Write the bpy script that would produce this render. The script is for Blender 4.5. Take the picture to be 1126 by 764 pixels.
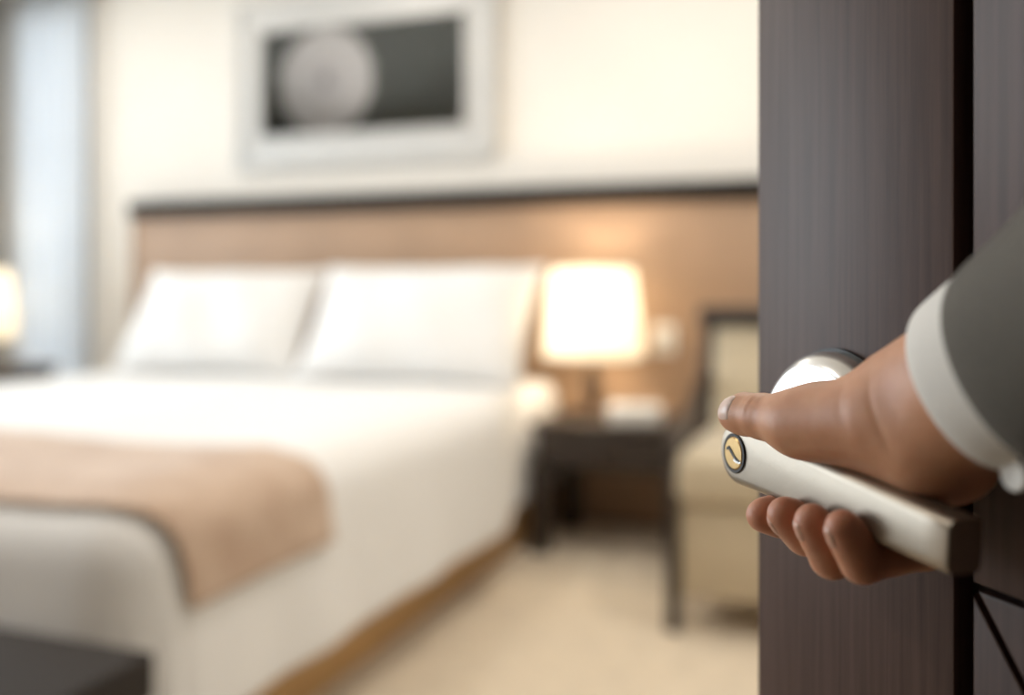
import bpy, bmesh, math, random
import numpy as np
from mathutils import Vector, Matrix

for o in list(bpy.data.objects):
    bpy.data.objects.remove(o, do_unlink=True)
SC = bpy.context.scene
COL = SC.collection
R = math.radians

# ------------------------------------------------------------------ camera
F = 1060.0                      # focal length in pixels of the 1126x764 frame
CX, HY = 563.0, 315.0           # principal column, horizon row
TH = R(20.5)                    # camera turned left of the headboard wall's normal
CAMZ = 1.0
cam_d = bpy.data.cameras.new('camera')
cam = bpy.data.objects.new('camera', cam_d)
COL.objects.link(cam)
cam.location = (0, 0, CAMZ)
cam.rotation_euler = (R(90), 0, TH)
cam_d.sensor_fit = 'HORIZONTAL'
cam_d.sensor_width = 36.0
cam_d.lens = F / 1126.0 * 36.0
cam_d.shift_y = -(382.0 - HY) / 1126.0
cam_d.clip_start = 0.01
cam_d.dof.use_dof = True
cam_d.dof.focus_distance = 0.405
cam_d.dof.aperture_fstop = 2.75
SC.camera = cam

# ------------------------------------------------------------------ world, daylight, exposure
SC.view_settings.view_transform = 'Standard'
SC.view_settings.look = 'None'
SC.view_settings.gamma = 1.0
SC.view_settings.use_curve_mapping = False
SC.view_settings.exposure = -0.1
W = bpy.data.worlds.new('world')
SC.world = W
W.use_nodes = True
W.node_tree.nodes['Background'].inputs[0].default_value = (0.62, 0.78, 1.0, 1)
W.node_tree.nodes['Background'].inputs[1].default_value = 1.0

def area_light(name, loc, rot, sx, sy, power, color, shape='RECTANGLE', spread=180):
    d = bpy.data.lights.new(name, 'AREA')
    d.shape = shape
    d.size = sx
    d.size_y = sy
    d.energy = power
    d.color = color
    d.spread = R(spread)
    o = bpy.data.objects.new(name, d)
    COL.objects.link(o)
    o.location = loc
    o.rotation_euler = rot
    return o

# daylight entering by the window of the left wall
area_light('window_daylight', (-5.02, 1.95, 1.32), (0, R(-90), 0), 2.5, 3.3, 190, (0.90, 0.95, 1.0))
area_light('added_daylight_back', (-4.14, 4.20, 1.40), (R(-90), 0, 0), 0.52, 2.1, 10, (0.90, 0.95, 1.0))  # added daylight behind the sheer curtain so that it glows

# ------------------------------------------------------------------ helpers
def setp(o, label=None, cat=None, group=None, kind=None):
    if label: o['label'] = label
    if cat: o['category'] = cat
    if group: o['group'] = group
    if kind: o['kind'] = kind
    return o

def empty(name, loc=(0, 0, 0), rz=0.0):
    o = bpy.data.objects.new(name, None)
    COL.objects.link(o)
    o.empty_display_size = 0.1
    o.location = loc
    o.rotation_euler = (0, 0, rz)
    return o

def obj(name, bm, mat, parent=None, smooth=False, angle=None):
    me = bpy.data.meshes.new(name)
    bmesh.ops.recalc_face_normals(bm, faces=bm.faces[:])
    bm.to_mesh(me)
    bm.free()
    if smooth or angle:
        for p in me.polygons: p.use_smooth = True
    if angle:
        me.set_sharp_from_angle(angle=R(angle))
    me.materials.append(mat)
    o = bpy.data.objects.new(name, me)
    COL.objects.link(o)
    if parent: o.parent = parent
    return o

def add_box(bm, x0, x1, y0, y1, z0, z1, bev=0.0, seg=2):
    m = Matrix.LocRotScale(((x0+x1)/2, (y0+y1)/2, (z0+z1)/2), None, (abs(x1-x0), abs(y1-y0), abs(z1-z0)))
    r = bmesh.ops.create_cube(bm, size=1.0, matrix=m)
    if bev > 0:
        es = list({e for v in r['verts'] for e in v.link_edges})
        bmesh.ops.bevel(bm, geom=es, offset=bev, segments=seg, affect='EDGES', profile=0.5)

def box(name, mat, parent, x0, x1, y0, y1, z0, z1, bev=0.0, seg=2, smooth=True):
    bm = bmesh.new()
    add_box(bm, x0, x1, y0, y1, z0, z1, bev, seg)
    return obj(name, bm, mat, parent, angle=35 if (bev > 0 and smooth) else None)

def prism(name, mat, parent, pts, y0, y1, bev=0.0, seg=2, M=None):
    """outline in x,z extruded along y"""
    bm = bmesh.new()
    a = [bm.verts.new((p[0], y0, p[1])) for p in pts]
    b = [bm.verts.new((p[0], y1, p[1])) for p in pts]
    fa = bm.faces.new(a)
    fb = bm.faces.new(b[::-1])
    n = len(pts)
    for i in range(n):
        bm.faces.new((a[i], b[i], b[(i+1) % n], a[(i+1) % n]))
    if bev > 0:
        es = list(fa.edges) + list(fb.edges)
        bmesh.ops.bevel(bm, geom=es, offset=bev, segments=seg, affect='EDGES', profile=0.5)
    if M is not None:
        bmesh.ops.transform(bm, matrix=M, verts=bm.verts[:])
    return obj(name, bm, mat, parent, angle=40)

def lathe(name, mat, parent, prof, n=48, M=None, angle=35):
    """profile of (r, h) turned about z"""
    bm = bmesh.new()
    rings = []
    for r, h in prof:
        if r < 1e-6:
            rings.append([bm.verts.new((0, 0, h))])
        else:
            rings.append([bm.verts.new((r*math.cos(2*math.pi*k/n), r*math.sin(2*math.pi*k/n), h)) for k in range(n)])
    for i in range(len(rings)-1):
        A, B = rings[i], rings[i+1]
        for k in range(n):
            k2 = (k+1) % n
            if len(A) == 1 and len(B) == 1: continue
            if len(A) == 1: bm.faces.new((A[0], B[k], B[k2]))
            elif len(B) == 1: bm.faces.new((A[k], B[0], A[k2]))
            else: bm.faces.new((A[k], B[k], B[k2], A[k2]))
    if M is not None:
        bmesh.ops.transform(bm, matrix=M, verts=bm.verts[:])
    return obj(name, bm, mat, parent, angle=angle)

def grid_bm(P, closed_u=False):
    """P[i][j] -> quads"""
    bm = bmesh.new()
    V = [[bm.verts.new(p) for p in row] for row in P]
    nu, nv = len(V), len(V[0])
    for i in range(nu if closed_u else nu-1):
        for j in range(nv-1):
            i2 = (i+1) % nu
            bm.faces.new((V[i][j], V[i2][j], V[i2][j+1], V[i][j+1]))
    return bm

# ------------------------------------------------------------------ materials
def mat(name, col, rough=0.5, metal=0.0, noise=0.0, nscale=8.0, stretch=(1, 1, 1), bump=0.0, bscale=60.0,
        col2=None, spec=0.5, coat=0.0, sheen=0.0, sss=0.0, trans=0.0, emit=None, estr=0.0, bstretch=None):
    m = bpy.data.materials.new(name)
    m.use_nodes = True
    nt = m.node_tree
    N = nt.nodes
    L = nt.links
    b = N['Principled BSDF']
    b.inputs['Roughness'].default_value = rough
    b.inputs['Metallic'].default_value = metal
    b.inputs['Specular IOR Level'].default_value = spec
    b.inputs['Coat Weight'].default_value = coat
    b.inputs['Sheen Weight'].default_value = sheen
    if sss:
        b.inputs['Subsurface Weight'].default_value = sss
        b.inputs['Subsurface Radius'].default_value = (1.0, 0.35, 0.2)
        b.inputs['Subsurface Scale'].default_value = 0.003
    if emit:
        b.inputs['Emission Color'].default_value = (*emit, 1)
        b.inputs['Emission Strength'].default_value = estr
    tc = N.new('ShaderNodeTexCoord')
    mp = N.new('ShaderNodeMapping')
    mp.inputs['Scale'].default_value = stretch
    L.new(tc.outputs['Object'], mp.inputs['Vector'])
    nz = N.new('ShaderNodeTexNoise')
    nz.inputs['Scale'].default_value = nscale
    nz.inputs['Detail'].default_value = 5.0
    L.new(mp.outputs[0], nz.inputs['Vector'])
    rp = N.new('ShaderNodeValToRGB')
    c2 = col2 if col2 else tuple(c*(1-noise) for c in col)
    rp.color_ramp.elements[0].position = 0.3
    rp.color_ramp.elements[1].position = 0.7
    rp.color_ramp.elements[0].color = (*c2, 1)
    rp.color_ramp.elements[1].color = (*col, 1)
    L.new(nz.outputs['Fac'], rp.inputs[0])
    L.new(rp.outputs[0], b.inputs['Base Color'])
    if bump > 0:
        mp2 = N.new('ShaderNodeMapping')
        mp2.inputs['Scale'].default_value = bstretch or stretch
        L.new(tc.outputs['Object'], mp2.inputs['Vector'])
        n2 = N.new('ShaderNodeTexNoise')
        n2.inputs['Scale'].default_value = bscale
        n2.inputs['Detail'].default_value = 4.0
        L.new(mp2.outputs[0], n2.inputs['Vector'])
        bp = N.new('ShaderNodeBump')
        bp.inputs['Strength'].default_value = bump
        bp.inputs['Distance'].default_value = 0.01
        L.new(n2.outputs['Fac'], bp.inputs['Height'])
        L.new(bp.outputs[0], b.inputs['Normal'])
    if trans:
        t = N.new('ShaderNodeBsdfTranslucent')
        L.new(rp.outputs[0], t.inputs['Color'])
        mx = N.new('ShaderNodeMixShader')
        mx.inputs[0].default_value = trans
        L.new(b.outputs[0], mx.inputs[1])
        L.new(t.outputs[0], mx.inputs[2])
        L.new(mx.outputs[0], N['Material Output'].inputs['Surface'])
    return m

M_WALL = mat('wall_paint', (0.80, 0.77, 0.72), 0.85, noise=0.03, nscale=3, bump=0.05, bscale=200)
M_TAUPE = mat('taupe_bounce_cut', (0.42, 0.35, 0.28), 0.8, noise=0.1, nscale=40, bump=0.1, bscale=200)  # dark tone for unseen walls, put in to cut bounce on the hand
M_HALL = mat('corridor_carpet', (0.16, 0.11, 0.08), 0.95, noise=0.3, nscale=30, bump=0.3, bscale=300)  # unseen corridor floor, darkened to reduce fill from behind the camera
M_CEIL = mat('ceiling_paint', (0.86, 0.85, 0.82), 0.9, noise=0.02)
M_CARPET = mat('carpet', (0.80, 0.68, 0.52), 0.95, noise=0.16, nscale=14, bump=0.5, bscale=400, sheen=0.2)
M_TRIM = mat('dark_trim', (0.035, 0.024, 0.020), 0.35, noise=0.3, nscale=10, stretch=(6, 6, 0.5))
M_HEAD = mat('headboard_leather', (0.41, 0.268, 0.17), 0.55, noise=0.12, nscale=5, bump=0.08, bscale=300)
M_CAP = mat('headboard_cap', (0.008, 0.007, 0.007), 0.75, spec=0.2, noise=0.2, nscale=6)
M_LINEN = mat('white_linen', (0.77, 0.765, 0.755), 0.8, noise=0.02, nscale=6, bump=0.08, bscale=40, sheen=0.2)
M_RUN = mat('runner_brocade', (0.56, 0.42, 0.32), 0.8, nscale=9, col2=(0.42, 0.285, 0.20), bump=0.2, bscale=90, sheen=0.3)
M_BEDW = mat('bed_base_wood', (0.60, 0.36, 0.15), 0.45, noise=0.2, nscale=6, stretch=(4, 0.6, 4))
M_DARK = mat('espresso_wood', (0.040, 0.028, 0.022), 0.35, noise=0.35, nscale=8, stretch=(0.6, 5, 5))
M_BENCH = mat('bench_leather', (0.026, 0.021, 0.019), 0.65, spec=0.25, noise=0.15, nscale=20, bump=0.15, bscale=150)
M_CREAM = mat('cream_upholstery', (0.56, 0.47, 0.33), 0.8, noise=0.08, nscale=20, bump=0.2, bscale=300, sheen=0.3)
M_SHADE = mat('lamp_shade_fabric', (0.95, 0.92, 0.85), 0.8, noise=0.03, trans=0.55)
M_BULB = mat('bulb_glass', (1, 0.9, 0.7), 0.4, emit=(1.0, 0.74, 0.42), estr=14)
M_LAMPB = mat('bronze_lamp_base', (0.10, 0.065, 0.045), 0.35, metal=0.5, noise=0.2)
M_SILVER = mat('silver_frame', (0.60, 0.60, 0.59), 0.5, metal=0.3, noise=0.08, nscale=30, stretch=(1, 1, 1))
M_SHEER = mat('sheer_curtain', (0.86, 0.89, 0.92), 0.9, noise=0.02, trans=0.45)
M_DRAPE = mat('grey_drape', (0.36, 0.355, 0.34), 0.9, noise=0.1, nscale=20, bump=0.1, bscale=200)
M_WHITE = mat('white_plastic', (0.86, 0.84, 0.79), 0.4, noise=0.02)
M_DOWN = mat('added_downlight_diffuser', (1, 0.95, 0.85), 0.5, emit=(1.0, 0.92, 0.82), estr=8)
M_CHROME = mat('polished_chrome', (0.90, 0.90, 0.89), 0.22, metal=1.0, noise=0.02)
M_NICKEL = mat('satin_nickel', (0.40, 0.35, 0.29), 0.46, metal=1.0, noise=0.05, nscale=40, bump=0.01, bscale=300)
M_BRASS = mat('brass', (0.46, 0.31, 0.14), 0.32, metal=1.0, noise=0.15, nscale=300)
M_BLACK = mat('black_parts_and_shadow', (0.010, 0.009, 0.009), 0.5, noise=0.1)
M_SUIT = mat('grey_wool', (0.105, 0.092, 0.072), 0.85, nscale=700, noise=0.35, bump=0.2, bscale=1200, sheen=0.25)
M_SHIRT = mat('white_shirt_cotton', (0.80, 0.77, 0.72), 0.8, noise=0.04, nscale=600, bump=0.12, bscale=1500)
M_NAIL = mat('finger_nail', (0.86, 0.62, 0.54), 0.3, noise=0.05, sss=0.2, spec=0.5)
M_NAIL2 = mat('finger_nail_rosy', (0.62, 0.34, 0.25), 0.35, noise=0.05, sss=0.2)
M_FRAMEW = mat('window_frame_white', (0.80, 0.80, 0.78), 0.4, noise=0.02)

def door_material():
    m = mat('wenge_veneer', (0.098, 0.058, 0.047), 0.45, nscale=9, col2=(0.058, 0.032, 0.025), stretch=(26, 26, 0.9),
            bump=0.03, bscale=60, spec=0.22, coat=0.0)
    m.node_tree.nodes['Principled BSDF'].inputs['Coat Roughness'].default_value = 0.3
    return m
M_DOOR = door_material()

def glass_material():
    m = bpy.data.materials.new('window_glass')
    m.use_nodes = True
    nt = m.node_tree
    nt.nodes.clear()
    o = nt.nodes.new('ShaderNodeOutputMaterial')
    t = nt.nodes.new('ShaderNodeBsdfTransparent')
    t.inputs[0].default_value = (0.95, 0.97, 0.97, 1)
    g = nt.nodes.new('ShaderNodeBsdfGlossy')
    g.inputs['Roughness'].default_value = 0.02
    f = nt.nodes.new('ShaderNodeFresnel')
    f.inputs[0].default_value = 1.45
    x = nt.nodes.new('ShaderNodeMixShader')
    nt.links.new(f.outputs[0], x.inputs[0])
    nt.links.new(t.outputs[0], x.inputs[1])
    nt.links.new(g.outputs[0], x.inputs[2])
    nt.links.new(x.outputs[0], o.inputs[0])
    return m
M_GLASS = glass_material()

def art_material():
    """dark slate print with a large pale seed head; flat print on the picture's own surface"""
    m = bpy.data.materials.new('art_print')
    m.use_nodes = True
    nt = m.node_tree
    N, L = nt.nodes, nt.links
    b = N['Principled BSDF']
    b.inputs['Roughness'].default_value = 0.6
    tc = N.new('ShaderNodeTexCoord')
    sub = N.new('ShaderNodeVectorMath'); sub.operation = 'SUBTRACT'
    sub.inputs[1].default_value = (-0.185, 0, 0.0)
    L.new(tc.outputs['Object'], sub.inputs[0])
    nz = N.new('ShaderNodeTexNoise'); nz.inputs['Scale'].default_value = 22
    L.new(tc.outputs['Object'], nz.inputs['Vector'])
    le = N.new('ShaderNodeVectorMath'); le.operation = 'LENGTH'
    L.new(sub.outputs[0], le.inputs[0])
    ma = N.new('ShaderNodeMath'); ma.operation = 'MULTIPLY_ADD'
    L.new(nz.outputs['Fac'], ma.inputs[0]); ma.inputs[1].default_value = 0.04
    L.new(le.outputs['Value'], ma.inputs[2])
    rp = N.new('ShaderNodeValToRGB')
    e = rp.color_ramp.elements
    e[0].position = 0.03; e[0].color = (0.20, 0.17, 0.19, 1)
    e[1].position = 0.285; e[1].color = (0.055, 0.055, 0.048, 1)
    for p, c in ((0.075, (0.80, 0.74, 0.77)), (0.12, (0.72, 0.66, 0.69)), (0.17, (0.84, 0.78, 0.80)), (0.262, (0.78, 0.72, 0.74))):
        k = e.new(p); k.color = (*c, 1)
    L.new(ma.outputs[0], rp.inputs[0])
    L.new(rp.outputs[0], b.inputs['Base Color'])
    return m
M_ART = art_material()

def skin_material():
    m = bpy.data.materials.new('skin')
    m.use_nodes = True
    nt = m.node_tree
    N, L = nt.nodes, nt.links
    b = N['Principled BSDF']
    b.inputs['Roughness'].default_value = 0.46
    b.inputs['Subsurface Weight'].default_value = 0.25
    b.inputs['Subsurface Radius'].default_value = (1.0, 0.35, 0.2)
    b.inputs['Subsurface Scale'].default_value = 0.003
    b.inputs['Specular IOR Level'].default_value = 0.45
    tc = N.new('ShaderNodeTexCoord')
    at = N.new('ShaderNodeAttribute'); at.attribute_name = 'skin_red'
    nz = N.new('ShaderNodeTexNoise'); nz.inputs['Scale'].default_value = 70; nz.inputs['Detail'].default_value = 6
    L.new(tc.outputs['Object'], nz.inputs['Vector'])
    r1 = N.new('ShaderNodeValToRGB')
    r1.color_ramp.elements[0].position = 0.3; r1.color_ramp.elements[0].color = (0.54, 0.25, 0.135, 1)
    r1.color_ramp.elements[1].position = 0.7; r1.color_ramp.elements[1].color = (0.63, 0.32, 0.185, 1)
    L.new(nz.outputs['Fac'], r1.inputs[0])
    mx = N.new('ShaderNodeMix'); mx.data_type = 'RGBA'
    L.new(at.outputs['Fac'], mx.inputs[0])
    L.new(r1.outputs[0], mx.inputs[6])
    mx.inputs[7].default_value = (0.56, 0.23, 0.15, 1)
    L.new(mx.outputs[2], b.inputs['Base Color'])
    vo = N.new('ShaderNodeTexVoronoi'); vo.inputs['Scale'].default_value = 900
    L.new(tc.outputs['Object'], vo.inputs['Vector'])
    n2 = N.new('ShaderNodeTexNoise'); n2.inputs['Scale'].default_value = 160; n2.inputs['Detail'].default_value = 5
    L.new(tc.outputs['Object'], n2.inputs['Vector'])
    ad = N.new('ShaderNodeMath'); ad.operation = 'MULTIPLY_ADD'
    L.new(vo.outputs['Distance'], ad.inputs[0]); ad.inputs[1].default_value = 0.3
    L.new(n2.outputs['Fac'], ad.inputs[2])
    bp = N.new('ShaderNodeBump'); bp.inputs['Strength'].default_value = 0.07; bp.inputs['Distance'].default_value = 0.0015
    L.new(ad.outputs[0], bp.inputs['Height'])
    L.new(bp.outputs[0], b.inputs['Normal'])
    return m
M_SKIN = skin_material()

# ------------------------------------------------------------------ room shell
XL, XR, YB, YF, ZC = -4.90, 1.35, 3.98, -0.14, 2.62
setp(box('floor', M_CARPET, None, XL-.2, XR+.2, YF-.07, YB+.2, -0.1, 0.0), kind='structure')
setp(box('floor_corridor', M_HALL, None, XL-.2, XR+.2, YF-1.6, YF-.07, -0.1, 0.0), kind='structure')
setp(box('ceiling', M_CEIL, None, XL-.2, XR+.2, YF-1.6, YB+.2, ZC, ZC+.1), kind='structure')
W2X0, W2X1, W2Z0, W2Z1 = -4.42, -3.87, .30, 2.50
bm = bmesh.new()
add_box(bm, XL-.2, W2X0, YB, YB+.15, 0, ZC); add_box(bm, W2X1, XR+.2, YB, YB+.15, 0, ZC)
add_box(bm, W2X0, W2X1, YB, YB+.15, 0, W2Z0); add_box(bm, W2X0, W2X1, YB, YB+.15, W2Z1, ZC)
setp(obj('wall_back', bm, M_WALL), kind='structure')
w2 = setp(empty('added_window_2', (0, YB+.09, 0)), kind='structure')  # unseen window, added to light the sheer curtain from behind
bm = bmesh.new()
for x0, x1, z0, z1 in ((W2X0, W2X0+.04, W2Z0, W2Z1), (W2X1-.04, W2X1, W2Z0, W2Z1), (W2X0+.04, W2X1-.04, W2Z0, W2Z0+.04), (W2X0+.04, W2X1-.04, W2Z1-.04, W2Z1)):
    add_box(bm, x0, x1, -.03, .03, z0, z1, .004)
obj('window_frame', bm, M_FRAMEW, w2)
box('pane', M_GLASS, w2, W2X0+.04, W2X1-.04, -.004, .004, W2Z0+.04, W2Z1-.04)
setp(box('wall_right', M_WALL, None, XR, XR+.15, YF-1.6, YB, 0, ZC), kind='structure')
WY0, WY1, WZ0, WZ1 = 0.30, 3.60, 0.08, 2.55
bm = bmesh.new()
add_box(bm, XL-.12, XL, YF-1.6, WY0, 0, ZC); add_box(bm, XL-.12, XL, WY1, YB, 0, ZC)
add_box(bm, XL-.12, XL, WY0, WY1, 0, WZ0); add_box(bm, XL-.12, XL, WY0, WY1, WZ1, ZC)
setp(obj('wall_left', bm, M_WALL), kind='structure')
DX0, DX1, DZ = -0.40, 0.50, 2.14
bm = bmesh.new()
add_box(bm, XL, DX0, YF-.14, YF, 0, ZC); add_box(bm, DX1, XR, YF-.14, YF, 0, ZC); add_box(bm, DX0, DX1, YF-.14, YF, DZ, ZC)
setp(obj('wall_front', bm, M_TAUPE), kind='structure')
setp(box('wall_corridor', M_TAUPE, None, XL, XR, YF-1.6, YF-1.5, 0, ZC), kind='structure')
bm = bmesh.new()
for a, b_ in ((DX0-.07, DX0), (DX1, DX1+.07)):
    add_box(bm, a, b_, YF-.155, YF+.015, 0, DZ+.07, 0.004)
add_box(bm, DX0, DX1, YF-.155, YF+.015, DZ, DZ+.07, 0.004)
setp(obj('trim_1', bm, M_TRIM), kind='structure')
setp(box('baseboard_back', M_TRIM, None, XL, XR, YB-.015, YB, 0, .09, .003), kind='structure')
w = setp(empty('window_1', (XL-.06, 0, 0)), kind='structure')
bm = bmesh.new()
for y0, y1, z0, z1 in ((WY0, WY0+.05, WZ0, WZ1), (WY1-.05, WY1, WZ0, WZ1), (WY0+.05, WY1-.05, WZ0, WZ0+.05), (WY0+.05, WY1-.05, WZ1-.05, WZ1),
                       (1.92, 1.98, WZ0+.05, WZ1-.05)):
    add_box(bm, -.03, .03, y0, y1, z0, z1, 0.004)
obj('window_frame', bm, M_FRAMEW, w)
for y0, y1 in ((WY0+.05, 1.92), (1.98, WY1-.05)):
    box('pane', M_GLASS, w, -.004, .004, y0, y1, WZ0+.05, WZ1-.05)

# unseen ceiling downlights, added to brighten the room (lamp inside each fitting)
k = 0
DL = [(-3.55, 3.1, 9), (-2.2, 3.15, 8), (-0.6, 3.1, 9), (-2.0, 0.45, 14), (-0.6, 1.9, 13), (0.55, 2.3, 16)]
DLN = ['over the far side of the bed', 'above the framed picture', 'above the armchair', 'in front of the bench', 'nearest the open door', 'behind the open door']
for (x, y, pw), tx in zip(DL, DLN):
    d = setp(empty('added_downlight', (x, y, ZC)), 'added unseen round white ceiling downlight ' + tx, 'downlight', 'added ceiling downlights')
    lathe('trim_ring', M_WHITE, d, [(.105, 0), (.105, -.006), (.085, -.010), (.080, -.004), (.080, 0)], 32)
    lathe('diffuser', M_DOWN, d, [(.079, 0), (.079, -.004), (0, -.004)], 32)
    area_light('added_downlight_lamp', (x, y, ZC-.02), (0, 0, 0), .16, .16, pw, (1.0, 0.92, 0.82), 'DISK')

# ------------------------------------------------------------------ headboard panel on the wall
hb = setp(empty('headboard', (-1.5, YB, 0)), 'wide tan leather headboard panel with dark cap rail across the wall', 'headboard')
box('panel', M_HEAD, hb, -2.02, 2.02, -.055, 0, .02, 1.352, .003)
box('cap_rail', M_CAP, hb, -2.04, 2.03, -.085, 0, 1.354, 1.43, .005)
box('side_edge', M_HEAD, hb, -2.04, -2.021, -.06, 0, .02, 1.353, .003)

# ------------------------------------------------------------------ picture
pic = setp(empty('framed_picture', (-2.24, YB, 1.975)), 'silver framed dark print of a pale round seed head above the bed', 'picture')
def frame_ring(name, m, x, z, w_, y0, y1, bev, parent):
    bm = bmesh.new()
    o = [(-x, -z), (x, -z), (x, z), (-x, z)]
    i = [(-x+w_, -z+w_), (x-w_, -z+w_), (x-w_, z-w_), (-x+w_, z-w_)]
    for k in range(4):
        q = [o[k], o[(k+1) % 4], i[(k+1) % 4], i[k]]
        a = [bm.verts.new((p[0], y0 if j < 2 else y0, p[1])) for j, p in enumerate(q)]
        b_ = [bm.verts.new((p[0], y1, p[1])) for p in q]
        bm.faces.new(a); bm.faces.new(b_[::-1])
        for j in range(4): bm.faces.new((a[j], b_[j], b_[(j+1) % 4], a[(j+1) % 4]))
    bmesh.ops.bevel(bm, geom=bm.edges[:], offset=bev, segments=2, affect='EDGES')
    return obj(name, bm, m, parent, angle=35)
frame_ring('outer_frame', M_SILVER, .685, .40, .045, -.045, 0, .005, pic)
frame_ring('frame_slope', M_SILVER, .640, .355, .075, -.030, 0, .004, pic)
frame_ring('inner_lip', M_SILVER, .566, .281, .028, -.040, 0, .004, pic)
art = box('print', M_ART, pic, -.54, .54, -.012, 0, -.255, .255)
box('picture_glass', M_GLASS, pic, -.539, .539, -.0165, -.0135, -.254, .254)

# ------------------------------------------------------------------ curtains
def curtain(name, m, p0, p1, z0, z1, waves, amp, label, hem=0.0):
    p0, p1 = Vector(p0), Vector(p1)
    d = (p1-p0); n = Vector((-d.y, d.x)).normalized()
    P = []
    nu = waves*10
    for i in range(nu+1):
        u = i/nu
        row = []
        for j in range(15):
            v = j/14
            a = amp*(0.65+0.35*v)*math.sin(2*math.pi*waves*u+0.5*math.sin(5*u)) + 0.3*amp*math.sin(17*u+2*v)
            q = p0 + d*u + n*a
            row.append((q.x, q.y, z1+(z0-z1)*v))
        P.append(row)
    bm = grid_bm(P)
    o = obj(name, bm, m, None, smooth=True)
    md = o.modifiers.new('thick', 'SOLIDIFY'); md.thickness = 0.004
    return setp(o, label, 'curtain')
curtain('sheer_curtain', M_SHEER, (-4.33, 3.935), (-3.83, 3.935), .02, 2.56, 7, .022, 'white sheer curtain gathered beside the headboard')
curtain('drape', M_DRAPE, (-4.80, 3.80), (-4.36, 3.87), .02, 2.56, 6, .028, 'grey drape hanging at the far left edge')
cr = setp(empty('curtain_rail', (-4.3, 3.87, 2.60)), 'white curtain rail along the ceiling above sheer and drape', 'curtain rail')
box('track', M_WHITE, cr, -.55, .50, -.09, .04, -.032, .02, .004)

# ------------------------------------------------------------------ bed
BX0, BX1, BY0, BY1, BT = -3.37, -1.21, 1.34, 3.92, 0.585
bed = setp(empty('bed', ((BX0+BX1)/2, (BY0+BY1)/2, 0)), 'king size bed with light wooden base under white bedding', 'bed')
hw, hl = (BX1-BX0)/2, (BY1-BY0)/2
bm = bmesh.new()
add_box(bm, -hw+.06, hw-.055, -hl+.09, hl, 0.0, .27, .008)
obj('base', bm, M_BEDW, bed, angle=35)
box('mattress', M_LINEN, bed, -hw+.08, hw-.09, -hl+.09, hl-.01, .27, BT-.03, .06, 4)

def drape_point(x, y, rc, inset, rx, flare, off, fold):
    """cloth point (x,y) laid over the bed box: beyond the edge it bends down"""
    ix0, ix1, iy0 = BX0+.10, BX1-.085, BY0+.10
    ex = max(0.0, x-ix1) - max(0.0, ix0-x)
    ey = -max(0.0, iy0-y)
    px, py = min(max(x, ix0), ix1), max(y, iy0)
    d = math.hypot(ex, ey)
    if d < 1e-9:
        zz = BT + off + 0.008*math.sin(3.1*x+1)*math.sin(2.7*y) + 0.005*math.sin(7*x+2*y)
        return (px, py, zz)
    nx, ny = ex/d, ey/d
    arc = rc*math.pi/2
    if d < arc:
        a = d/rc
        o, dz = rc*math.sin(a), rc*(1-math.cos(a))
    else:
        o, dz = rc + (d-arc)*flare, rc + (d-arc)*math.sqrt(1-flare*flare)
    s = (px+py)*1.0 if abs(nx*ny) < 1e-6 else (px+py) + 1.2*math.atan2(abs(ny), abs(nx))
    f = fold*min(1.0, max(0.0, d-arc)/0.25)
    o += off + f*(math.sin(s*13) + 0.6*math.sin(s*23+1))
    tk = min(1.0, max(0.0, (py-3.0)/.35)); o *= 1-.65*tk*tk*(3-2*tk)      # tucked in beside the nightstand
    zz0 = BT + 0.008*math.sin(3.1*px+1)*math.sin(2.7*py) + 0.005*math.sin(7*px+2*py)
    return (px+nx*o, py+ny*o, max(zz0 + off*0.6 - dz, 0.03))

def cloth(name, m, x0, x1, y0, y1, nx, ny, off, fold, thick, label, cat, flare=0.10, rc=0.100):
    P = []
    for i in range(nx+1):
        x = x0+(x1-x0)*i/nx
        P.append([drape_point(x, y0+(y1-y0)*j/ny, rc, 0.05, 0, flare, off, fold) for j in range(ny+1)])
    o = obj(name, grid_bm(P), m, None, smooth=True)
    md = o.modifiers.new('thick', 'SOLIDIFY'); md.thickness = thick; md.offset = 0
    md2 = o.modifiers.new('sub', 'SUBSURF'); md2.levels = 1; md2.render_levels = 1
    return setp(o, label, cat)
cloth('duvet', M_LINEN, BX0-.27, BX1+.385, BY0-.24, 3.88, 90, 80, 0.014, 0.006, 0.026, 'white duvet hanging over the sides of the bed', 'duvet')
cloth('bed_runner', M_RUN, BX0-.10, BX1+.165, 1.405, 1.91, 90, 20, 0.0395, 0.006, 0.010, 'tan brocade runner laid across the foot of the duvet', 'bed runner')

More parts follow.
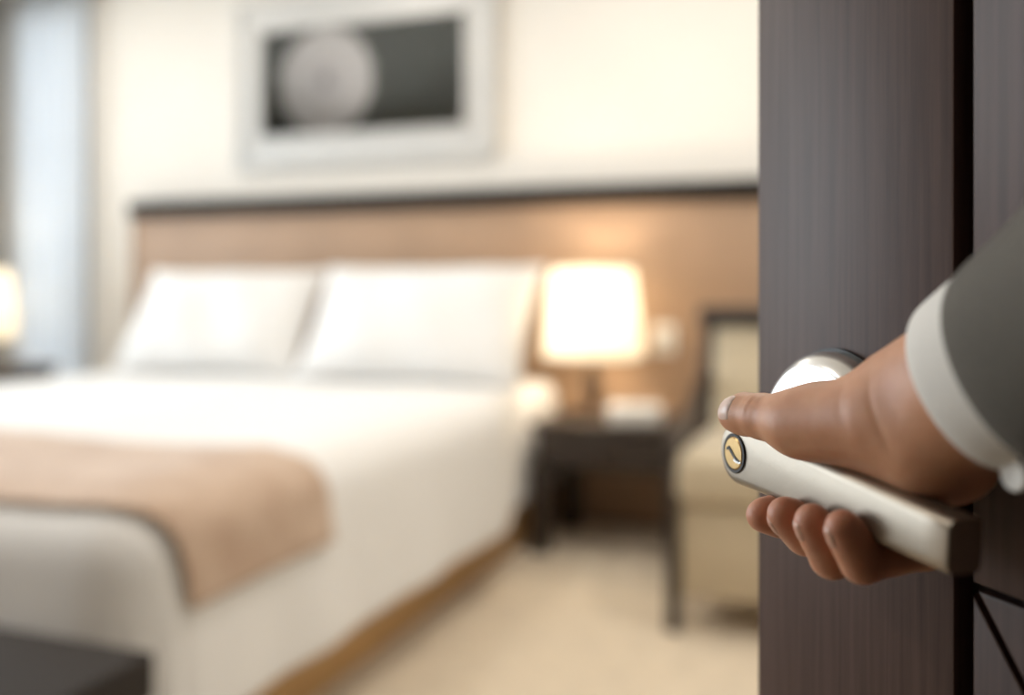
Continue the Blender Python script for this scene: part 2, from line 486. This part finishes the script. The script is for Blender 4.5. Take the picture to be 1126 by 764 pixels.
def pillow(loc, w_, h_, t_, lean, rz, label, seed):
    rnd = random.Random(seed)
    ph = [rnd.uniform(0, 6) for _ in range(6)]
    nu, nv = 36, 26
    bm = bmesh.new()
    def pt(u, v, s):
        pinch = 1 - 0.07*(1-v*v)*0 - 0.06*(abs(u)**2)*0
        x = u*w_/2*(1-0.055*(1-abs(v)**2.2)*abs(u)**3)
        z = v*h_/2*(1-0.075*(1-abs(u)**2.2)*abs(v)**3)
        t = t_/2*max(0.0, (1-abs(u)**3.0))**0.62*max(0.0, (1-abs(v)**3.0))**0.62
        t *= 1 + 0.10*math.sin(4*u+ph[0])*math.sin(3*v+ph[1]) + 0.05*math.sin(9*u+ph[2]+3*v)
        return (x, s*(t+0.004), z)
    rows = {}
    for s in (-1, 1):
        for i in range(nu+1):
            for j in range(nv+1):
                u, v = -1+2*i/nu, -1+2*j/nv
                rows[s, i, j] = bm.verts.new(pt(u, v, s))
        for i in range(nu):
            for j in range(nv):
                bm.faces.new((rows[s, i, j], rows[s, i+1, j], rows[s, i+1, j+1], rows[s, i, j+1]))
    for i in range(nu):
        for j in (0, nv):
            bm.faces.new((rows[-1, i, j], rows[-1, i+1, j], rows[1, i+1, j], rows[1, i, j]))
    for j in range(nv):
        for i in (0, nu):
            bm.faces.new((rows[-1, i, j], rows[-1, i, j+1], rows[1, i, j+1], rows[1, i, j]))
    o = obj('pillow', bm, M_LINEN, None, smooth=True)
    o.location = loc
    o.rotation_euler = (-lean, 0, rz)
    return setp(o, label, 'pillow', 'pillows leaning on the headboard')
pillow((-2.75, 3.60, .845), .95, .54, .20, R(31), R(1.5), 'plump white pillow on the window side of the bed', 1)
pillow((-1.755, 3.58, .85), 1.02, .56, .21, R(32), R(-1), 'plump white pillow on the side next to the lit lamp', 2)

# ------------------------------------------------------------------ bench at the foot of the bed
BNX0, BNX1, BNY0, BNY1, BNT = -3.0, -1.05, 0.74, 1.217, 0.43
bn = setp(empty('bench', ((BNX0+BNX1)/2, (BNY0+BNY1)/2, 0)), 'dark brown bench at the foot of the bed', 'bench')
bw, bd = (BNX1-BNX0)/2, (BNY1-BNY0)/2
box('seat', M_BENCH, bn, -bw, bw, -bd, bd, BNT-.075, BNT, .006, 3)
box('apron', M_DARK, bn, -bw+.03, bw-.03, -bd+.03, bd-.03, BNT-.125, BNT-.075, .003)
for sx in (-1, 1):
    for sy in (-1, 1):
        x, y = sx*(bw-.07), sy*(bd-.06)
        box('leg', M_DARK, bn, x-.03, x+.03, y-.03, y+.03, 0, BNT-.125, .003)

# ------------------------------------------------------------------ nightstands, lamps
def nightstand(loc, w_, d_, h_, label):
    t = setp(empty('nightstand', loc), label, 'nightstand', 'dark wooden nightstands')
    box('top', M_DARK, t, -w_/2, w_/2, -d_/2, d_/2, h_-.03, h_, .004)
    box('case', M_DARK, t, -w_/2+.02, w_/2-.02, -d_/2+.02, d_/2-.01, h_-.17, h_-.03, .003)
    dr = box('drawer', M_DARK, t, -w_/2+.05, w_/2-.05, -d_/2+.006, -d_/2+.02, h_-.16, h_-.04, .004)
    box('drawer_pull', M_LAMPB, dr, -.05, .05, -d_/2-.012, -d_/2+.006, h_-.105, h_-.092, .004)
    for sx in (-1, 1):
        for sy in (-1, 1):
            x, y = sx*(w_/2-.035), sy*(d_/2-.035)
            box('leg', M_DARK, t, x-.035, x+.035, y-.035, y+.035, 0, h_-.17, .003)
    return t
nightstand((-.893, 3.635, 0), .62, .46, .49, 'dark wooden nightstand between bed and armchair')
nightstand((-4.08, 3.46, 0), .62, .44, .62, 'dark wooden nightstand beyond the bed near the curtains')

def lamp(loc, z0, zs0, zs1, rb, rt, power, label):
    x, y = loc
    t = setp(empty('table_lamp', (x, y, z0)), label, 'lamp', 'bedside table lamps')
    s = zs0 - z0
    lathe('base', M_LAMPB, t, [(0, 0), (.085, 0), (.088, .008), (.080, .018), (.03, .026), (0, .027)], 40)
    lathe('stem', M_LAMPB, t, [(.012, .026), (.016, .04), (.030, s*.35), (.034, s*.5), (.026, s*.7), (.012, s*.85), (.011, s+.05), (0, s+.05)], 32)
    h = zs1-zs0
    lathe('shade', M_SHADE, t, [(rb, s), (rt, s+h), (rt-.003, s+h), (rb-.003, s), (rb, s)], 64, angle=60)
    lathe('bulb', M_BULB, t, [(0, s+.05), (.014, s+.055), (.016, s+.075), (.032, s+.12), (.033, s+.14), (.022, s+.165), (0, s+.172)], 24)
    d = bpy.data.lights.new('lamp_light', 'POINT')
    d.energy = power; d.color = (1.0, .85, .66); d.shadow_soft_size = .05
    o = bpy.data.objects.new('lamp_light', d); COL.objects.link(o)
    o.location = (x, y, z0+s+.22)
    return t
lamp((-1.03, 3.66), .49, .725, 1.07, .200, .160, 11, 'lit table lamp with cream shade on the nightstand by the armchair')
lamp((-4.20, 3.56), .62, .735, 1.085, .205, .165, 5, 'lit table lamp with cream shade at the left edge by the curtains')
tb = setp(empty('tissue_box', (-.83, 3.53, .49), R(12)), 'small white box on the nightstand beside the lit lamp', 'box')
box('carton', M_WHITE, tb, -.10, .10, -.055, .055, 0, .07, .012, 3)
box('slot', M_DRAPE, tb, -.05, .05, -.008, .008, .0695, .071, 0)
sp = setp(empty('switch_plate', (-.80, YB-.0555, .785)), 'small cream switch plate on the headboard right of the lamp', 'switch')
box('plate', M_WHITE, sp, -.045, .045, -.012, 0, -.06, .06, .004)
for xx in (-.02, .02): box('rocker', M_WHITE, sp, xx-.015, xx+.015, -.017, -.012, -.03, .03, .003)

# ------------------------------------------------------------------ armchair
ch = setp(empty('armchair', (-.215, 3.06, 0)), 'cream upholstered chair with dark wooden frame partly hidden by the door', 'chair')
cw, cf, cb = .345, -.285, .30
box('seat_base', M_CREAM, ch, -cw+.035, cw-.035, cf+.01, cb, .10, .37, .012, 3)
box('seat_cushion', M_CREAM, ch, -cw+.02, cw-.02, cf-.015, cb-.02, .372, .52, .035, 4)
def leaning(name, m, parent, x0, x1, z0, z1, y0, t_, lean, bev):
    bm = bmesh.new()
    add_box(bm, x0, x1, 0, t_, 0, z1-z0, bev, 3)
    bmesh.ops.transform(bm, matrix=Matrix.Translation((0, y0, z0)) @ Matrix.Rotation(-lean, 4, 'X'), verts=bm.verts[:])
    return obj(name, bm, m, parent, angle=35)
leaning('backrest', M_CREAM, ch, -cw+.05, cw-.05, .42, .88, cb-.10, .10, R(10), .03)
leaning('back_panel', M_DARK, ch, -cw+.05, cw-.05, .30, .90, cb+.015, .018, R(10), .004)
leaning('top_rail', M_DARK, ch, -cw, cw, .885, .935, cb+.065-.12, .10, R(10), .012)
for s in (-1, 1):
    leaning('back_stile', M_DARK, ch, s*cw-(.05 if s > 0 else 0), s*cw+(.05 if s < 0 else 0), .28, .92, cb-.065, .085, R(10), .008)
    xa, xb = (s*cw-.035, s*cw) if s > 0 else (s*cw, s*cw+.035)
    box('side_rail', M_DARK, ch, xa, xb, cf+.01, cb, .30, .365, .004)
    prism('arm', M_DARK, ch, [(0, .50), (.04, .50), (.06, .53), (.57, .66), (.60, .70), (.55, .70), (.05, .565), (0, .55)], xa, xb, .004,
          M=Matrix(((0, 1, 0, 0), (1, 0, 0, cf+.0), (0, 0, 1, 0), (0, 0, 0, 1))))
    box('leg', M_DARK, ch, xa-.003, xb+.003, cf-.005, cf+.04, 0, .54, .005)
    box('leg', M_DARK, ch, xa-.002, xb+.002, cb-.06, cb-.01, 0, .30, .005)

# ------------------------------------------------------------------ door (opened inwards) and its lever lock
PHI = R(19)
HUB = Vector((.0992, -.0741, .429))                     # lever hub front, camera frame (right, up, depth)
HOUT = 0.055                                            # hub front stands this far off the door face
def cam2w(x, y, z):
    c, s = math.cos(TH), math.sin(TH)
    return Vector((x*c - z*s, x*s + z*c, CAMZ + y))
DOORC = cam2w(HUB.x + HOUT*math.cos(PHI), HUB.y, HUB.z + HOUT*math.sin(PHI))
HZ = DOORC.z
DRZ = -(math.pi/2 - (TH + PHI))
door = setp(empty('door_1', (DOORC.x, DOORC.y, 0), DRZ), 'dark brown wooden door standing ajar with routed panels', kind='structure')
DW = .76
box('core', M_BLACK, door, -.062, DW, .010, .040, .012, 2.095, .001)
box('back_face', M_DOOR, door, -.066, DW, .040, .044, .010, 2.10, .001)
box('stile', M_DOOR, door, -.066, .0705, 0, .0105, .010, 2.10, .0012, 2)
PX0, PZ = .0795, .8835
box('upper_panel', M_DOOR, door, PX0, DW, .0005, .0105, PZ+.0024, 2.10, .0012, 2)
S = DW-.01-PX0
g = .0010
zb = PZ-S*1.22
cx_, cz_ = PX0+S/2, (PZ+zb)/2
tri = [[(PX0, PZ-2*g), (cx_-g*1.4, cz_), (PX0, zb+2*g)], [(PX0+2*g, PZ), (PX0+S-2*g, PZ), (cx_, cz_+g*1.4)],
       [(PX0+S, PZ-2*g), (PX0+S, zb+2*g), (cx_+g*1.4, cz_)], [(PX0+2*g, zb), (cx_, cz_-g*1.4), (PX0+S-2*g, zb)]]
for p in tri:
    prism('lower_panel', M_DOOR, door, p, .0005, .0105, .0014, 2)
box('bottom_panel', M_DOOR, door, PX0, DW, .0005, .0105, .010, zb-.005, .0012, 2)
for hz in (.25, 1.05, 1.85):
    lathe('hinge', M_NICKEL, door, [(0, 0), (.008, 0), (.008, .1), (0, .1)], 16, M=Matrix.Translation((DW+.006, .046, hz)))

AX = Matrix.Translation((0, 0, HZ)) @ Matrix.Rotation(R(90), 4, 'X')      # lathe axis -> out of the door (-y)
lathe('rosette_shadow_ring', M_BLACK, door, [(.0, 0), (.0455, 0), (.0455, .002), (0, .002)], 64, M=AX)  # black ring added to stand in for the rosette's shadow on the door
lathe('rosette', M_CHROME, door, [(.0440, .002), (.0443, .005), (.0434, .0085), (.0415, .0115), (.0390, .0140), (.0372, .0150), (.0364, .0150), (.0358, .0146),
                                  (.0350, .0148), (.030, .0157), (.022, .0168), (.012, .0175), (0, .0177)], 96, M=AX)
DEL = R(4.6)
LEVM = Matrix.Translation((0, -HOUT, HZ)) @ Matrix.Rotation(DEL, 4, 'Y')   # lever frame inside the door frame: x=a, z=b, -y=c
LEN, RH, RE, LT = .1265, .0143, .0092, .0145
def lever_outline(i):
    o = []
    for k in range(33):
        a = R(90 + 180*k/32)
        o.append(((RH-i)*math.cos(a), (RH-i)*math.sin(a)))
    for k in range(1, 13):
        t = k/12
        o.append(((LEN-i*.35)*t, -(RH + (RE-RH)*t**0.85 - i)))
    for k in range(12, 0, -1):
        t = k/12
        o.append(((LEN-i*.35)*t, (RH + (RE-RH)*t**0.85 - i)))
    return o
bm = bmesh.new()
LAY = [(.0042, 0.0), (.0026, .0003), (.0014, .0009), (.0005, .0019), (0, .0034), (0, .0112), (.0004, .0126), (.0012, .0138), (.0024, .0145)]
VR = [[bm.verts.new(LEVM @ Vector((a, y, b))) for a, b in lever_outline(i)] for i, y in LAY]
nv_ = len(VR[0])
for A_, B_ in zip(VR[:-1], VR[1:]):
    for k in range(nv_):
        bm.faces.new((A_[k], A_[(k+1) % nv_], B_[(k+1) % nv_], B_[k]))
bm.faces.new(VR[0]); bm.faces.new(VR[-1][::-1])
lever = obj('lever_handle', bm, M_NICKEL, door, angle=40)
lathe('lever_neck', M_NICKEL, lever, [(.0135, -.010), (.0118, -.016), (.0112, -.034), (.013, -.040)], 40, M=LEVM @ Matrix.Rotation(R(90), 4, 'X'))
KM = LEVM @ Matrix.Rotation(R(90), 4, 'X')
lathe('cylinder_ring', M_BLACK, lever, [(.0089, -.001), (.0089, .0004), (.0085, .0008), (.0074, .0008), (.0072, .0002)], 56, M=KM)
lathe('key_cylinder', M_BRASS, lever, [(.0073, -.001), (.0073, .0005), (.0067, .0010), (.0030, .0010), (0, .0010)], 56, M=KM)
prism('keyway', M_BLACK, lever, [(-.0052, .0008), (-.0035, .0022), (-.0012, .0012), (.0010, -.0002), (.0034, -.0010), (.0058, -.0012), (.0056, -.0024), (.0030, -.0022),
                                (.0004, -.0014), (-.0016, -.0004), (-.0036, .0006), (-.0050, -.0004)], -.0013, -.0008, 0, M=LEVM @ Matrix.Rotation(R(8), 4, 'Y'))
prism('keyway', M_CHROME, lever, [(.0008, -.0022), (.0040, -.0028), (.0066, -.0024), (.0064, -.0032), (.0036, -.0036), (.0010, -.0030)], -.0013, -.0008, 0, M=LEVM)

# ------------------------------------------------------------------ the person's arm and hand
# everything below in the lever frame: a along the lever, b up, c towards the viewer side of the door
DOORM = Matrix.Translation((DOORC.x, DOORC.y, 0)) @ Matrix.Rotation(DRZ, 4, 'Z')
def L2W(a, b, c):
    return DOORM @ (LEVM @ Vector((a, -c, b)))

FING = [  # joints in the lever frame and radii
    dict(n='index',  mcp=(.034, .017, -.027), pip=(.0295, -.014, -.0285), dip=(.0290, -.0215, -.0075), tip=(.0290, -.0190, .0035), r=(.0105, .0085, .0076, .0070)),
    dict(n='middle', mcp=(.051, .021, -.029), pip=(.0490, -.015, -.0310), dip=(.0490, -.0212, -.0030), tip=(.0485, -.0125, .0066), r=(.0108, .0088, .0078, .0071)),
    dict(n='ring',   mcp=(.068, .020, -.030), pip=(.0670, -.018, -.0310), dip=(.0668, -.0240, -.0020), tip=(.0662, -.0098, .0068), r=(.0105, .0086, .0078, .0070)),
    dict(n='little', mcp=(.083, .017, -.030), pip=(.0850, -.016, -.0290), dip=(.0845, -.0195, -.0015), tip=(.0832, -.0066, .0064), r=(.0098, .0082, .0074, .0066)),
]
WR = (.090, .037, -.019)
FDIR = Vector((.82, .57, .02)).normalized()
def wr(t): return tuple(Vector(WR) + FDIR*t)
TH_TIP, TH_IP, TH_MCP, TH_CMC = (.0072, .0190, .0050), (.0245, .0218, .0030), (.0450, .0232, -.001), (.080, .0310, -.010)

def rc(P, a, b, r1, r2, flat=None):
    a = np.array(a); b = np.array(b)
    ba = b-a
    l2 = float(ba@ba)
    t = np.clip(((P-a)@ba)/max(l2, 1e-12), 0, 1)
    q = P - a - t[..., None]*ba
    return np.sqrt((q*q).sum(-1)) - (r1 + (r2-r1)*t)
def ell(P, c, axes, rad):
    q = (P-np.array(c)) @ np.array(axes).T
    rad = np.array(rad)
    k0 = np.sqrt(((q/rad)**2).sum(-1)); k1 = np.sqrt(((q/rad**2)**2).sum(-1))
    return k0*(k0-1.0)/np.maximum(k1, 1e-9)
def smin(d1, d2, k):
    h = np.maximum(k-np.abs(d1-d2), 0)/k
    return np.minimum(d1, d2) - h*h*k*0.25
def smax(d1, d2, k): return -smin(-d1, -d2, k)

FA = np.array(FDIR)
FB = np.cross(np.array((0, 0, 1.0)), FA); FB /= np.linalg.norm(FB)
FC = np.cross(FA, FB)
CREASES = [((.084, .052), (.101, .024), .0016, .00035), ((.073, .044), (.083, .028), .0022, .00025), ((.0255, .032), (.0265, .022), .0012, .0003),
           ((.0220, .031), (.0230, .022), .0011, .00025)]
def hand_sdf(P):
    # forearm / wrist: flattened across the door normal
    d = ell(P, tuple(np.array(wr(.06))-.0025*FB), (FA, FB, FC), (.13, .0245, .0195))
    d = smin(d, rc(P, tuple(np.array(wr(-.004))+.0075*FB), tuple(np.array(wr(.05))+.002*FB), .0185, .0195), .008)
    d = smin(d, rc(P, tuple(np.array(wr(-.002))-.008*FB), tuple(np.array(wr(.08))-.004*FB), .0190, .0195), .008)
    # palm: metacarpal fan
    for i, f in enumerate(FING):
        base = (WR[0]-.006+.004*i, WR[1]-.002-.005*i, WR[2]-.006-.001*i)
        d = smin(d, rc(P, base, f['mcp'], .0140, f['r'][0]+.0005), .009)
    # heel of the hand
    d = smin(d, rc(P, (.098, .026, -.020), (.086, .020, -.024), .0165, .0135), .014)
    # thenar
    d = smin(d, rc(P, (.086, .035, -.015), (.060, .0265, -.006), .0180, .0140), .008)
    d = smin(d, rc(P, TH_CMC, TH_MCP, .0155, .0120), .008)
    # thumb
    t = rc(P, TH_MCP, TH_IP, .0118, .0088)
    t = smin(t, rc(P, TH_IP, (.0130, .0205, .0040), .0091, .0085), .004)
    t = smin(t, rc(P, (.0130, .0203, .0040), TH_TIP, .0085, .0076), .004)
    d = smin(d, t, .010)
    # web between thumb and index
    d = smin(d, rc(P, (.052, .027, -.008), (.034, .022, -.022), .009, .008), .012)
    for f in FING:
        r = f['r']
        g_ = rc(P, f['mcp'], f['pip'], r[0], r[1])
        g_ = smin(g_, rc(P, f['pip'], f['dip'], r[1], r[2]), .003)
        g_ = smin(g_, rc(P, f['dip'], f['tip'], r[2], r[3]), .003)
        pulp = tuple(0.5*(np.array(f['dip'])+np.array(f['tip'])) + np.array((0, .0012, -.0006)))
        g_ = smin(g_, rc(P, pulp, pulp, r[2]+.0001, r[2]), .004)
        d = smin(d, g_, .0022)
    # skin folds at the wrist and over the thumb joint (shallow grooves on the viewer side)
    for (a, b, w_, dp) in CREASES:
        a = np.array(a); b = np.array(b)
        q = P[..., :2]
        t = np.clip(((q-a)@(b-a))/float((b-a)@(b-a)), 0, 1)
        e = q - a - t[..., None]*(b-a)
        d = d + dp*np.exp(-(e*e).sum(-1)/w_**2)*np.sin(np.pi*np.clip(t, .02, .98))**.5*(P[..., 2] > -.022)
    return d

def surface_nets(f, lo, hi, h):
    xs = [np.arange(lo[i], hi[i], h) for i in range(3)]
    nx, ny, nz = map(len, xs)
    D = np.empty((nx, ny, nz))
    Y, Z = np.meshgrid(xs[1], xs[2], indexing='ij')
    step = 12
    for i in range(0, nx, step):
        xx = xs[0][i:i+step]
        P = np.empty((len(xx), ny, nz, 3))
        P[..., 0] = xx[:, None, None]; P[..., 1] = Y[None]; P[..., 2] = Z[None]
        D[i:i+step] = f(P)
    s = D < 0
    acc = np.zeros((nx-1, ny-1, nz-1, 3)); cnt = np.zeros((nx-1, ny-1, nz-1))
    def sl(o): return D[o[0]:nx-1+o[0], o[1]:ny-1+o[1], o[2]:nz-1+o[2]]
    corners = [(i, j, k_) for i in (0, 1) for j in (0, 1) for k_ in (0, 1)]
    for o in corners:
        for ax in range(3):
            if o[ax]: continue
            o2 = list(o); o2[ax] = 1
            a, b = sl(o), sl(o2)
            c = (a < 0) != (b < 0)
            t = np.where(c, a/np.where(np.abs(a-b) < 1e-12, 1, a-b), 0)
            for m_ in range(3):
                acc[..., m_] += np.where(c, o[m_] + (t if m_ == ax else 0), 0)
            cnt += c
    act = cnt > 0
    idx = -np.ones(act.shape, dtype=np.int64)
    idx[act] = np.arange(act.sum())
    ijk = np.argwhere(act)
    V = np.array(lo) + h*(ijk + acc[act]/cnt[act][:, None])
    Fs = []
    for ax in range(3):
        o2 = [0, 0, 0]; o2[ax] = 1
        a = s[:nx-o2[0], :ny-o2[1], :nz-o2[2]]; b = s[o2[0]:, o2[1]:, o2[2]:]
        e = np.argwhere(a != b)
        u, v = [(1, 2), (2, 0), (0, 1)][ax]
        ok = (e[:, u] > 0) & (e[:, v] > 0) & (e[:, u] < idx.shape[u]) & (e[:, v] < idx.shape[v]) & (e[:, ax] < idx.shape[ax])
        e = e[ok]
        def at(du, dv):
            q = e.copy(); q[:, u] -= du; q[:, v] -= dv
            return idx[q[:, 0], q[:, 1], q[:, 2]]
        quad = np.stack([at(1, 1), at(0, 1), at(0, 0), at(1, 0)], 1)
        fl = ~s[e[:, 0], e[:, 1], e[:, 2]]
        quad[fl] = quad[fl][:, ::-1]
        Fs.append(quad)
    Q = np.concatenate(Fs)
    Q = Q[(Q >= 0).all(1)]
    # pull the vertices onto the surface
    for _ in range(2):
        e = 2e-4
        d0 = f(V)
        G = np.stack([(f(V+np.eye(3)[k_]*e)-d0)/e for k_ in range(3)], 1)
        G2 = np.maximum((G*G).sum(1), .05)
        V = V - np.clip(d0/G2, -h*.5, h*.5)[:, None]*G
    return V, Q

V, Q = surface_nets(hand_sdf, (-.018, -.042, -.056), (.205, .135, .024), .0011)
person = setp(empty('person', L2W(*wr(.25))), 'arm in a grey suit sleeve and white cuff, hand gripping the door lever', 'person')
PINV = Matrix.Translation(-person.location)
me = bpy.data.meshes.new('hand')
Wv = [PINV @ L2W(*v) for v in V]
me.from_pydata(Wv, [], Q.tolist())
me.validate()
bm = bmesh.new(); bm.from_mesh(me)
bmesh.ops.recalc_face_normals(bm, faces=bm.faces[:])
bm.to_mesh(me); bm.free()
for p in me.polygons: p.use_smooth = True
red = np.zeros(len(V))
for f in FING:
    red = np.maximum(red, np.clip(1.1-np.linalg.norm(V-np.array(f['tip']), axis=1)/.018, 0, 1)*.85)
    red = np.maximum(red, np.clip(1.1-np.linalg.norm(V-np.array(f['dip']), axis=1)/.018, 0, 1)*.65)
red = np.maximum(red, np.clip(1.1-np.linalg.norm(V-np.array(TH_TIP), axis=1)/.012, 0, 1)*.35)
at = me.attributes.new('skin_red', 'FLOAT', 'POINT')
if len(me.vertices) == len(V): at.data.foreach_set('value', red.astype(np.float32))
me.materials.append(M_SKIN)
hand = bpy.data.objects.new('hand', me); COL.objects.link(hand); hand.parent = person

def on_surface(p, d, n=40):
    """march from p along d until the skin surface"""
    p, d = np.array(p, float), np.array(d, float)/np.linalg.norm(d)
    for _ in range(n):
        p = p - d*hand_sdf(p[None])[0]
    return p
def nail(center, along, up, length, width, bulge, m=None, name='finger_nail'):
    """small curved plate lying on the back of a finger tip"""
    c, al, up = Vector(center), Vector(along).normalized(), Vector(up)
    up = (up - al*up.dot(al)).normalized()
    sd = al.cross(up)
    P = []
    for i in range(9):
        u = -1+2*i/8
        row = []
        for j in range(9):
            v = -1+2*j/8
            w_ = width*(1-.25*max(0, v)**3 - .12*max(0, -v)**3)
            q = c + al*(v*length*(1-.22*u*u if v > 0 else 1-.18*u*u)) + sd*(u*w_) + up*(bulge*(1-u*u) - .0006*v*v)
            q = on_surface(np.array(q) + np.array(up)*.004, np.array(up), 6) + np.array(up)*(.00035 - .0011*max(abs(u)**4, abs(v)**4))
            row.append(PINV @ L2W(*q))
        P.append(row)
    o = obj(name, grid_bm(P), m or M_NAIL, person, smooth=True)
    md = o.modifiers.new('thick', 'SOLIDIFY'); md.thickness = .0006; md.offset = 0
    return o
tt = np.array(TH_TIP)
up = np.array((.25, .55, .80)); up /= np.linalg.norm(up)
p = on_surface(tt + np.array((.0000, 0, 0)) + up*.012, up)
nail(p - up*.0017, (-1, -.06, .05), up, .0062, .0062, .0026)
for f in FING:
    dp, tp = np.array(f['dip']), np.array(f['tip'])
    al = (tp-dp)/np.linalg.norm(tp-dp)
    out = np.array((-.25, .15, 1.0)); out = out - al*(out@al); out /= np.linalg.norm(out)
    p = on_surface(tp - al*.0002 + out*.012, out)
    nail(p - out*.0013, al, out, .0044, .0040, .0018, M_NAIL2)

# sleeve and cuff: rings swept along the forearm, then up to the shoulder
def ring(c, ax, e1, r1, r2, n, ph=0, wob=0):
    ax = Vector(ax).normalized()
    e1 = (Vector(e1) - ax*Vector(e1).dot(ax)).normalized()
    e2 = ax.cross(e1)
    return [Vector(c) + e1*(r1*math.cos(2*math.pi*k/n)*(1+wob*math.sin(3*2*math.pi*k/n+ph))) + e2*(r2*math.sin(2*math.pi*k/n)*(1+wob*math.sin(2*2*math.pi*k/n+1.3*ph))) for k in range(n)]
fb = Vector(FB)
def tube(name, m, stations, n, thick, parent, world=False):
    P = []
    for c, ax, e1, r1, r2, ph, wob in stations:
        P.append([PINV @ (L2W(*v) if not world else v) for v in ring(c, ax, e1, r1, r2, n, ph, wob)])
    Pt = [[P[i][k] for i in range(len(P))] for k in range(n)]
    o = obj(name, grid_bm(Pt, closed_u=True), m, parent, smooth=True)
    md = o.modifiers.new('thick', 'SOLIDIFY'); md.thickness = thick; md.offset = 0
    md = o.modifiers.new('sub', 'SUBSURF'); md.levels = 1; md.render_levels = 2
    return o
def lerp(a, b, t): return a+(b-a)*t
CAX = Vector((.79, .61, .0)).normalized()
def off(t, db, dc=0.0): return Vector(WR) + FDIR*t + fb*db + Vector((0, 0, dc))
st = []
for t, r1, r2, db in ((.029, .0300, .0242, -.0025), (.0293, .0306, .0247, -.0025), (.034, .0308, .025, -.0025), (.044, .0310, .0252, -.0025), (.06, .0315, .0258, -.0025), (.09, .033, .027, -.0025)):
    st.append((off(t, db), FDIR, fb, r1, r2, 0.6, .012))
cuff = tube('shirt_cuff', M_SHIRT, st, 40, .0022, person)
elbow = Vector(WR) + FDIR*.27
st = []
for i, (t, r1, r2, db) in enumerate(((.052, .0352, .0290, -.0075), (.0523, .0362, .0300, -.0075), (.058, .0366, .0304, -.0075), (.07, .0372, .031, -.0075), (.09, .039, .032, -.007), (.12, .043, .035, -.006),
                      (.16, .048, .039, -.005), (.20, .053, .043, -.004), (.235, .057, .047, -.002))):
    st.append((off(t, db, .000 if t < .1 else .005), FDIR, fb, r1, r2, t*30, .012))
up_ax = Vector((.25, .92, .28)).normalized()
for s_, r_ in ((.0, .058), (.05, .060), (.11, .064), (.18, .068), (.25, .072), (.30, .066), (.33, .05), (.345, .02)):
    ax = (FDIR*(1-min(1, s_/.05)) + up_ax*(min(1, s_/.05)+.6)).normalized()
    st.append((elbow + up_ax*s_ + Vector((0, 0, .01)), ax, fb if s_ < .02 else Vector((-1, .3, 0)), r_, r_*.92, 3+s_*10, .015))
sleeve = tube('jacket_sleeve', M_SUIT, st, 48, .003, person)
# buttoned corner of the cuff
pb = off(.035, -.0365, .006)
lathe('cuff_button', M_SHIRT, person, [(0, 0), (.005, 0), (.0053, .0012), (.0045, .002), (.003, .0014), (0, .0014)], 24,
      M=PINV @ DOORM @ LEVM @ Matrix.Translation((pb.x, -pb.z, pb.y)) @ Matrix.Rotation(R(90), 4, 'X'))
